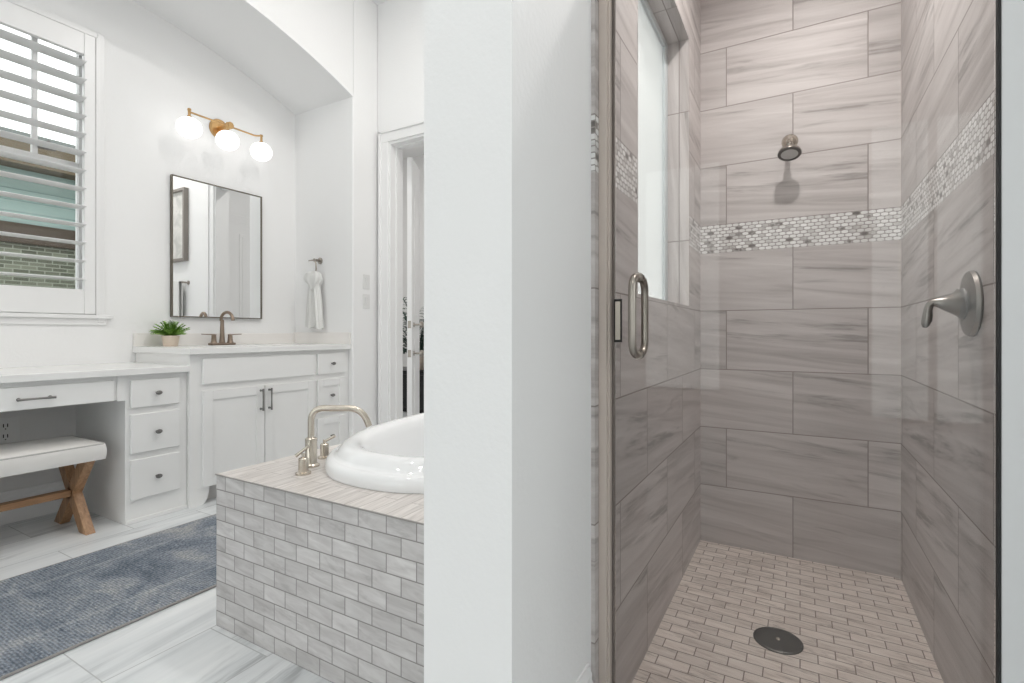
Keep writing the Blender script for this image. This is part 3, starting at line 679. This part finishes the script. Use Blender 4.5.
# sconce
ws = thing('wall_sconce', 'brass three-globe vanity light above the mirror', 'lamp', (XV, 2.085, 2.45))
bm = B(); lathe(bm, [(0, 0), (.070, 0), (.070, .012), (.064, .02), (0, .02)], (XV, 2.115, 2.468), (1, 0, 0), 36); lathe(bm, [(.02, 0), (.018, .10), (.024, .105), (.024, .125), (0, .127)], (XV+.02, 2.115, 2.468), (1, 0, 0), 20); obj('back_plate', bm, M['brass'], ws, smooth=True)
bm = B(); gx = XV+.165; bx = XV+.125
tube(bm, rounded_path([(gx, 1.826, 2.465), (bx-.0, 1.838, 2.465), (bx, 1.9, 2.465), (bx, 2.25, 2.465), (bx, 2.315, 2.465), (gx, 2.335, 2.465)], .02), .006, 10)
obj('arm', bm, M['brass'], ws, smooth=True)
for y in (1.826, 2.081, 2.335):
    bm = B(); lathe(bm, [(.0, 0), (.012, 0), (.014, .012), (.0085, .018), (.0085, .05), (.013, .056), (.009, .064), (0, .066)], (gx, y, 2.407), (0, 0, 1), 18)
    if abs(y-2.081) < .01: tube(bm, [(bx, y, 2.465), (gx, y, 2.465)], .006, 10)
    st = obj('socket', bm, M['brass'], ws, smooth=True)
    bm = B(); lathe(bm, [(0, -.066)] + [(.074*math.cos(a)**.9, .066*math.sin(a)) for a in [(-80+160*i/20)*PI/180 for i in range(21)]] + [(0, .066)], (gx, y, 2.345), (0, 0, 1), 36)
    obj('glass_globe', bm, M['globe'], st, smooth=True, label='glowing opal white glass globe')

# towel ring and hand towel on the alcove end wall
tr = thing('towel_ring', 'nickel towel ring on the alcove wall right of the mirror', 'towel ring', (-3.35, YE, 1.577))
bm = B(); lathe(bm, [(0, 0), (.026, 0), (.026, .008), (.012, .014), (.010, .045), (.013, .05), (.013, .062), (0, .064)], (-3.335, YE, 1.577), (0, -1, 0), 22); obj('post', bm, M['nickel'], tr, smooth=True)
bm = B(); cy = YE-.055
pts = [(-3.335, cy, 1.577), (-3.405, cy, 1.577)]
tube(bm, pts, .0055, 8)
ring = [Vector((-3.395+.068*math.cos(a), cy, 1.509+.068*math.sin(a))) for a in [PI/2-.2+2*PI*i/36*-1 for i in range(26)]]
tube(bm, [(-3.335, cy, 1.577), (-3.322, cy, 1.55), (-3.318, cy, 1.51), (-3.322, cy, 1.47), (-3.345, cy, 1.452), (-3.385, cy, 1.448)], .0055, 8); obj('ring', bm, M['nickel'], tr, smooth=True)
def drape(bm, cx, cy, secs, N=60, folds=7, seed=1, sq=.45):
    """closed folded cloth: secs = (z, half width, half depth, fold depth, x shift)"""
    rnd = random.Random(seed); ph = [rnd.uniform(0, 6.28) for _ in range(4)]; rings = []
    for (z, w, dp, fo, sx) in secs:
        r = []
        for k in range(N):
            a = 2*PI*k/N; f = 1 + fo*math.sin(folds*a+ph[0]) + .4*fo*math.sin((folds+4)*a+ph[1])
            r.append(bm.verts.new((cx+sx+w*math.cos(a)*f, cy+dp*math.sin(a)*f, z + .006*math.sin(3*a+ph[2]))))
        rings.append(r)
    for a, b in zip(rings, rings[1:]):
        for k in range(N): bm.faces.new((a[k], a[(k+1) % N], b[(k+1) % N], b[k]))
    bm.faces.new(rings[0]); bm.faces.new(rings[-1][::-1]); bmesh.ops.recalc_face_normals(bm, faces=bm.faces)
ht = thing('hand_towel', 'white hand towel gathered through the ring beside the sink', 'towel', (-3.34, cy, 1.02))
bm = B(); drape(bm, -3.338, cy-.005, [(1.482, .03, .018, .05, -.012), (1.475, .07, .03, .06, -.012), (1.455, .092, .036, .06, -.01), (1.43, .094, .042, .1, -.008), (1.40, .078, .04, .12, 0), (1.378, .048, .034, .16, .006), (1.35, .046, .03, .2, .008)], seed=3); obj('gathered_top', bm, M['towel'], ht, smooth=True, angle=80)
for dx, w, z1, m, sd in ((-.036, .036, 1.045, 'towel', 4), (.046, .028, 1.035, 'towel', 9)):
    bm = B(); drape(bm, -3.335+dx*.6, cy-.004, [(1.39, w*.75, .026, .1, 0), (1.34, w*.9, .028, .14, dx*.1), (1.25, w, .027, .18, dx*.3), (1.15, w*1.08, .026, .18, dx*.5), (z1+.03, w*1.15, .026, .18, dx*.65), (z1, w*1.15, .025, .18, dx*.7)], folds=5, seed=sd); obj('hanging_end', bm, M[m], ht, smooth=True, angle=80)
# light switches on the pier
for nm, z, lb in (('light_switch', 1.402, 'white rocker light switch, upper of the two on the pier'), ('light_switch', 1.248, 'white rocker light switch, lower of the two on the pier')):
    s = thing(nm, lb, 'light switch', (XP, 2.886, z), 'light switches on the pier')
    obj('plate', boxes((XP, XP+.006, 2.851, 2.921, z-.057, z+.057)), M['plastic'], s, bevel=.002)
    bm = B(); vs = box(bm, XP+.006, XP+.010, 2.870, 2.902, z-.033, z+.033); vs[5].co.x += .004; vs[6].co.x += .004; obj('rocker', bm, M['plastic'], s, bevel=.001)
# outlet in the knee space
ou = thing('wall_outlet', 'white electrical outlet on the panel behind the bench', 'outlet', (XV+.016, .975, .49))
ox = XV+.016
obj('plate', boxes((ox, ox+.006, .945, 1.04, .42, .555)), M['plastic'], ou, bevel=.002)
for z in (.46, .515): 
    bm = B()
    for y in (.976, .992): box(bm, ox+.005, ox+.0072, y-.002, y+.002, z-.009, z+.009)
    lathe(bm, [(.003, 0), (.003, .0012)], (ox+.006, .984, z-.018), (1, 0, 0), 8)
    obj('socket', bm, M['rubber'], ou, label='dark outlet slots')

# ------------------------------------------------------------------ bench
be = thing('vanity_bench', 'cream upholstered bench with crossed oak legs at the desk', 'bench', (-3.27, .65, 0))
bm = B(); bx0, bx1, by0, by1 = -3.42, -3.045, .07, 1.195; N1, N2 = 14, 30
def cushion(bm):
    nx, ny = 16, 36; rows = []
    for i in range(nx+1):
        r = []
        for j in range(ny+1):
            u, v = i/nx, j/ny; dome = (math.sin(PI*u)**.5)*(math.sin(PI*v)**.35)
            r.append(bm.verts.new((bx0+(bx1-bx0)*u, by0+(by1-by0)*v, .444+.03*dome)))
        rows.append(r)
    for i in range(nx):
        for j in range(ny): bm.faces.new((rows[i][j], rows[i+1][j], rows[i+1][j+1], rows[i][j+1]))
    per = [rows[i][0] for i in range(nx)] + [rows[nx][j] for j in range(ny)] + [rows[i][ny] for i in range(nx, 0, -1)] + [rows[0][j] for j in range(ny, 0, -1)]
    prev = per
    cx, cyy = (bx0+bx1)/2, (by0+by1)/2
    for z, o in ((.437, .003), (.41, .006), (.385, .005), (.366, .002)):
        cur = [bm.verts.new((v.co.x+math.copysign(o, v.co.x-cx)*(abs(abs(v.co.x-cx)-(bx1-bx0)/2) < .001), v.co.y+math.copysign(o, v.co.y-cyy)*(abs(abs(v.co.y-cyy)-(by1-by0)/2) < .001), z)) for v in per]
        n = len(cur)
        for k in range(n): bm.faces.new((prev[k], cur[k], cur[(k+1) % n], prev[(k+1) % n]))
        prev = cur
    bm.faces.new(prev[::-1]); bmesh.ops.recalc_face_normals(bm, faces=bm.faces)
cushion(bm); obj('seat', bm, M['linen'], be, smooth=True, angle=50)
bm = B(); o = .0; lp = [(bx0, by0), (bx1, by0), (bx1, by1), (bx0, by1), (bx0, by0)]
tube(bm, rounded_path([(x, y, .443) for x, y in lp], .012, 4), .0035, 8); obj('piping', bm, M['towel2'], be, smooth=True)
for ys in (1.142, .12):
    for a, b, off in (((-3.100, 0), (-3.40, .366), .0), ((-3.40, 0), (-3.100, .366), .0)):
        bm = B(); w = .062; n = Vector((b[0]-a[0], 0, b[1]-a[1])).normalized(); hx = w/2/abs(n.z)
        y0, y1 = (ys-.02, ys+.022) if off == 0 else (ys, ys+.04)
        vs = []
        for y in (y0, y1):
            for p, s in ((a, -1), (a, 1), (b, 1), (b, -1)): vs.append(bm.verts.new((p[0]+s*hx, y, p[1])))
        for f in ((3, 2, 1, 0), (4, 5, 6, 7), (0, 1, 5, 4), (1, 2, 6, 5), (2, 3, 7, 6), (3, 0, 4, 7)): bm.faces.new([vs[i] for i in f])
        bmesh.ops.recalc_face_normals(bm, faces=bm.faces); obj('leg', bm, M['wood'], be, bevel=.003)
bm = B(); bar(bm, (-3.25, .145, .183), (-3.25, 1.122, .183), .05, .032); obj('stretcher', bm, M['wood_y'], be, bevel=.003)

# rug
rg = thing('runner_rug', 'long slate blue woven runner rug on the tile floor', 'rug', (-2.39, .8, 0))
obj('pile', boxes((-2.775, -2.005, -.9, 2.1, .001, .009)), M['rug'], rg, bevel=.003)
obj('binding', boxes((-2.783, -2.775, -.9, 2.1, .001, .0085), (-2.005, -1.995, -.9, 2.1, .001, .0085)), M['rugedge'], rg, bevel=.002)

# ------------------------------------------------------------------ tub
TX, TY, TA, TB, TN = -1.19, 2.071, .50, .94, 2.4
dk = thing('tub_deck', 'tiled tub surround with grey brick-pattern apron', 'tub deck', (-1.2, 2.0, 0))
D0, D1, E0, E1, DH = -1.735, PX0-.001, 1.0, YD-.001, .518
bm = B(); slab_hole(bm, D0+.0, D1, E0, E1, .495, DH, superell(TX, TY, TA-.05, TB-.05, TN, 0, 128), 0, 1); obj('deck_top', bm, [M['deck'], M['apron']], dk)
bm = B(); box(bm, D0, D1, E0, E0+.05, 0, .495, 0); box(bm, D0, D0+.05, E0+.05, E1, 0, .495, 1); obj('apron', bm, [M['apron'], M['apron_side']], dk)
obj('edge_strip', boxes((D0-.003, D1, E0-.003, E0, DH-.004, DH)), M['edge'], dk)
tb = thing('bathtub', 'glossy white oval drop-in bathtub in the tiled deck', 'bathtub', (TX, TY, DH))
bm = B()
prof = [(.055, DH-.03), (.03, DH+.0005), (0, DH+.001), (-.003, DH+.018), (0, DH+.034), (.007, DH+.043), (.015, DH+.047), (.022, DH+.0475), (.029, DH+.050), (.037, DH+.059), (.047, DH+.074), (.060, DH+.085), (.076, DH+.089), (.095, DH+.088), (.113, DH+.082), (.127, DH+.068), (.138, DH+.042), (.16, DH-.05), (.19, DH-.2), (.225, DH-.31), (.28, DH-.36), (.35, DH-.372)]
NN = 128; rings = [[bm.verts.new(v) for v in superell(TX, TY, TA-d, TB-d*1.0, TN, z, NN)] for d, z in prof]
for a, b in zip(rings, rings[1:]):
    for k in range(NN): bm.faces.new((a[k], a[(k+1) % NN], b[(k+1) % NN], b[k]))
bm.faces.new(rings[-1]); bmesh.ops.recalc_face_normals(bm, faces=bm.faces); obj('tub_shell', bm, M['white'], tb, smooth=True, angle=70)
bm = B(); lathe(bm, [(0, 0), (.03, 0), (.03, .003), (.02, .005), (0, .005)], (TX, TY-.45, DH-.372), (0, 0, 1), 24); obj('drain', bm, M['nickel'], tb, smooth=True)
# roman faucet on the deck corner
f0, f1, f2 = Vector((-1.476, 1.147, DH)), Vector((-1.538, 1.228, DH)), Vector((-1.595, 1.335, DH))
sp = thing('tub_spout', 'tall arched satin nickel spout at the corner of the tub', 'faucet', f1)
bm = B(); lathe(bm, [(0, 0), (.029, 0), (.029, .006), (.022, .010), (.0205, .012), (.0205, .10), (.016, .104), (0, .104)], f1, (0, 0, 1), 24); obj('base', bm, M['satin'], sp, smooth=True)
dr = Vector((.88, .475, 0)).normalized()
bm = B(); tube(bm, rounded_path([f1+Vector((0, 0, .09)), f1+Vector((0, 0, .210)), f1+dr*.186+Vector((0, 0, .210)), f1+dr*.212+Vector((0, 0, .145))], .05, 12), .0115, 18); obj('spout_tube', bm, M['satin'], sp, smooth=True)
for nm, f, lb, ld in (('lever_valve', f0, 'nickel lever valve nearest the deck corner, in front of the tub spout', Vector((-.4, -.25, 0))), ('lever_valve', f2, 'nickel lever valve behind the tub spout, farther along the deck', Vector((.5, .3, 0)))):
    h = thing(nm, lb, 'faucet handle', f, 'tub filler valves')
    bm = B(); lathe(bm, [(0, 0), (.0255, 0), (.0255, .006), (.018, .009), (.0165, .010), (.0165, .052), (.013, .056), (.006, .058), (.006, .07), (0, .07)], f, (0, 0, 1), 24); obj('body', bm, M['satin'], h, smooth=True)
    ax = Vector((-.72, -.42, 0)).normalized() if nm and f is f0 else Vector((.82, .45, 0)).normalized()
    if f is f0: p, q = f+Vector((.012, .012, .094)), f+Vector((-.02, -.015, .062))
    else: p, q = f+Vector((-.004, 0, .062)), f+Vector((.036, .02, .085))
    bm = B(); tube(bm, [p, p.lerp(q, .5), q], [.0055, .005, .0062], 10); obj('lever', bm, M['satin'], h, smooth=True)

# ------------------------------------------------------------------ shower fittings
sj = thing('shower_door_channel', 'nickel wall channel framing the left edge of the glass shower door', 'door frame', (SX0, 1.27, 0))
obj('channel', boxes((SX0, SX0+.022, 1.250, 1.262, 0, 2.06), (SX0, SX0+.026, 1.262, 1.290, 0, 2.06)), M['jamb'], sj, bevel=.002)
obj('gasket', boxes((SX0+.026, SX0+.033, 1.280, 1.290, 0, 2.05)), M['seal'], sj)
sd = thing('shower_door', 'frameless clear glass shower door with a D-shaped pull', 'door', (-.05, 1.285, 0))
obj('glass_panel', boxes((SX0+.034, .3205, 1.281, 1.289, .012, 2.04)), M['glass'], sd)
hx = -.359
bm = B(); box(bm, SX0+.0335, SX0+.0535, 1.276, 1.281, .976, 1.088); cs = obj('catch_backing', bm, M['rubber'], sd, label='black strip behind the latch')
bm = B(); box(bm, SX0+.0375, SX0+.0510, 1.272, 1.276, .982, 1.082); obj('magnet_catch', bm, M['satin'], cs, label='pale magnetic latch plate', bevel=.001)
bm = B()
for s in (-1, 1):
    y = 1.285+s*.004; yo = 1.285+s*.058
    tube(bm, rounded_path([(hx, y, .945), (hx, yo, .945), (hx, yo, 1.142), (hx, y, 1.142)], .042, 9), .0098, 16)
obj('pull_handle', bm, M['nickel'], sd, smooth=True)
bm = B()
for z in (.945, 1.142):
    for s in (-1, 1): lathe(bm, [(0, 0), (.0125, 0), (.0125, .004), (0, .004)], (hx, 1.285+s*.004, z), (0, s, 0), 18)
obj('washer', bm, M['nickel'], sd)
hs = thing('hinge_strip', 'pale metal strip with black seal at the right edge of the shower door', 'door frame', (.32, 1.255, 0))
obj('strip', boxes((.318, .43, 1.240, 1.2515, 0, 2.2)), M['strip'], hs, bevel=.002)
obj('seal', boxes((.3132, .318, 1.239, 1.2505, 0, 2.05)), M['rubber'], hs, label='black rubber seal')
# shower head
hd = thing('shower_sprayer', 'round nickel shower head on the tiled back wall', 'shower head', (-.04, SY1, 1.94))
bm = B(); lathe(bm, [(0, 0), (.036, 0), (.034, .006), (.018, .018), (.012, .022), (0, .022)], (-.043, SY1, 1.93), (0, -1, 0), 28); obj('flange', bm, M['satin'], hd, smooth=True)
bm = B(); tube(bm, rounded_path([(-.043, SY1-.015, 1.93), (-.043, SY1-.06, 1.93), (-.043, SY1-.092, 1.885)], .025, 8), .0095, 14); obj('arm', bm, M['satin'], hd, smooth=True)
ax = Vector((0.0, -.36, -.93)).normalized(); c0 = Vector((-.043, SY1-.090, 1.893))
bm = B(); lathe(bm, [(0, 0), (.014, 0), (.016, .012), (.012, .018), (.02, .026), (.044, .045), (.049, .052), (.049, .060), (0, .060)], c0, ax, 36); hb = obj('head', bm, M['nickel'], hd, smooth=True)
bm = B(); lathe(bm, [(.036, .0595), (.049, .0595), (.0495, .062), (.047, .0655), (.036, .0655), (.036, .0595)], c0, ax, 36); obj('rim', bm, M['spraydark'], hb, smooth=True)
bm = B(); lathe(bm, [(0, .060), (.0365, .060), (.0365, .0635), (.024, .066), (.012, .0645), (0, .065)], c0, ax, 36); obj('spray_face', bm, M['spray'], hb, smooth=True)
# valve
vc = Vector((SX1, 1.722, 1.076))
sv = thing('shower_valve', 'round nickel shower valve with curved lever on the right tiled wall', 'shower valve', vc)
bm = B(); lathe(bm, [(0, 0), (.084, 0), (.086, .005), (.082, .013), (.07, .016), (.058, .017), (.05, .020), (.046, .020), (0, .020)], vc, (-1, 0, 0), 48); obj('plate', bm, M['valve'], sv, smooth=True)
bm = B(); lathe(bm, [(0, .020), (.041, .020), (.041, .024), (.034, .032), (0, .032)], vc, (-1, 0, 0), 32); obj('collar', bm, M['pewter'], sv, smooth=True)
bm = B()
path = [vc+Vector((p[0]*.87, p[1], p[2])) for p in ((-.032, 0, .002), (-.040, 0, .001), (-.053, 0, .001), (-.068, 0, .002), (-.082, 0, .004), (-.094, 0, .004), (-.102, 0, -.002), (-.106, 0, -.014), (-.107, 0, -.028), (-.109, 0, -.042), (-.113, 0, -.055), (-.115, 0, -.062))]
tube(bm, path, [.038, .033, .025, .0175, .0125, .0105, .0095, .0095, .011, .0118, .009, .004], 24); obj('lever', bm, M['valve'], sv, smooth=True)
# drain
fd = thing('floor_drain', 'round dark metal drain set in the shower floor', 'drain', (-.068, 2.02, SZ))
bm = B(); lathe(bm, [(0, 0), (.079, 0), (.079, .004), (.074, .0065), (.072, .0045), (.05, .0055), (.03, .005), (0, .006)], (-.068, 2.02, SZ), (0, 0, 1), 48); obj('cover', bm, M['drainmetal'], fd, smooth=True)
bm = B(); lathe(bm, [(0, 0), (.008, 0), (.007, .003), (0, .0035)], (-.068, 2.02, SZ+.0055), (0, 0, 1), 16); obj('screw', bm, M['satin'], fd, smooth=True, label='bright screw')

# ------------------------------------------------------------------ seen in the mirror: wall right of the doorway
pc = thing('framed_picture', 'grey framed pale picture on the wall right of the doorway', 'picture', (-1.26, YD, 1.78))
px0, px1, pz0, pz1 = -1.49, -1.03, 1.78, 2.57
obj('frame', boxes((px0, px0+.03, YD-.05, YD, pz0, pz1), (px1-.03, px1, YD-.05, YD, pz0, pz1), (px0+.03, px1-.03, YD-.05, YD, pz0, pz0+.03), (px0+.03, px1-.03, YD-.05, YD, pz1-.03, pz1)), plain('grey_wood', srgb(140, 134, 128), .5), pc, bevel=.002)
t = NT('abstract_print'); t.base(t.ramp(t.noise(t.objc(), 6, 4, .5, 1.0), [(.35, srgb(196, 196, 192)), (.6, srgb(226, 224, 220)), (.75, srgb(160, 162, 160))])); 
obj('print', boxes((px0+.03, px1-.03, YD-.02, YD-.012, pz0+.03, pz1-.03)), t.m, pc)
tbx = thing('towel_bar', 'nickel towel bar below the framed picture', 'towel bar', (-1.29, YD, 1.545))
for x in (-1.49, -1.09):
    bm = B(); lathe(bm, [(0, 0), (.022, 0), (.022, .008), (.010, .012), (.010, .07), (0, .07)], (x, YD, 1.545), (0, -1, 0), 18); obj('post', bm, M['nickel'], tbx, smooth=True)
bm = B(); tube(bm, [(-1.50, YD-.06, 1.545), (-1.08, YD-.06, 1.545)], .008, 12); obj('bar', bm, M['nickel'], tbx, smooth=True)
bt = obj('bath_towel', boxes((-1.45, -1.17, YD-.085, YD-.072, .98, 1.557), (-1.45, -1.17, YD-.05, YD-.038, 1.05, 1.557), (-1.45, -1.17, YD-.072, YD-.05, 1.554, 1.563)), M['towel'], bevel=.006, seg=3)
tag(bt, 'white bath towel folded over the towel bar below the picture', 'towel')

# ------------------------------------------------------------------ ceiling cans; all but the shower one are added fill light
for (x, y, z) in [(c[0], c[1], c[2]) for c in ADDED_CANS] + [SHOWER_CAN[:3], (-3.4, 4.2, CEIL)]:
    place = 'shower' if z == SCEIL else ('hall' if y > 3.1 else 'main')
    r = thing('unseen_downlight', {'shower': 'round recessed downlight in the shower ceiling', 'hall': 'added round fill downlight, unseen, in the room beyond the doorway', 'main': 'added round white fill downlight, unseen, in the high bathroom ceiling'}[place], 'ceiling light', (x, y, z), 'added fill downlights in the high ceiling' if place == 'main' else None)
    bm = B(); lathe(bm, [(.078, 0), (.098, 0), (.098, .006), (.080, .014), (.078, .012), (.078, 0)], (x, y, z), (0, 0, -1), 32); obj('trim_ring', bm, M['plastic'], r, smooth=True)
    bm = B(); lathe(bm, [(0, 0.001), (.078, .001), (.078, .006), (0, .006)], (x, y, z), (0, 0, -1), 32); obj('lens', bm, M['lens'], r)
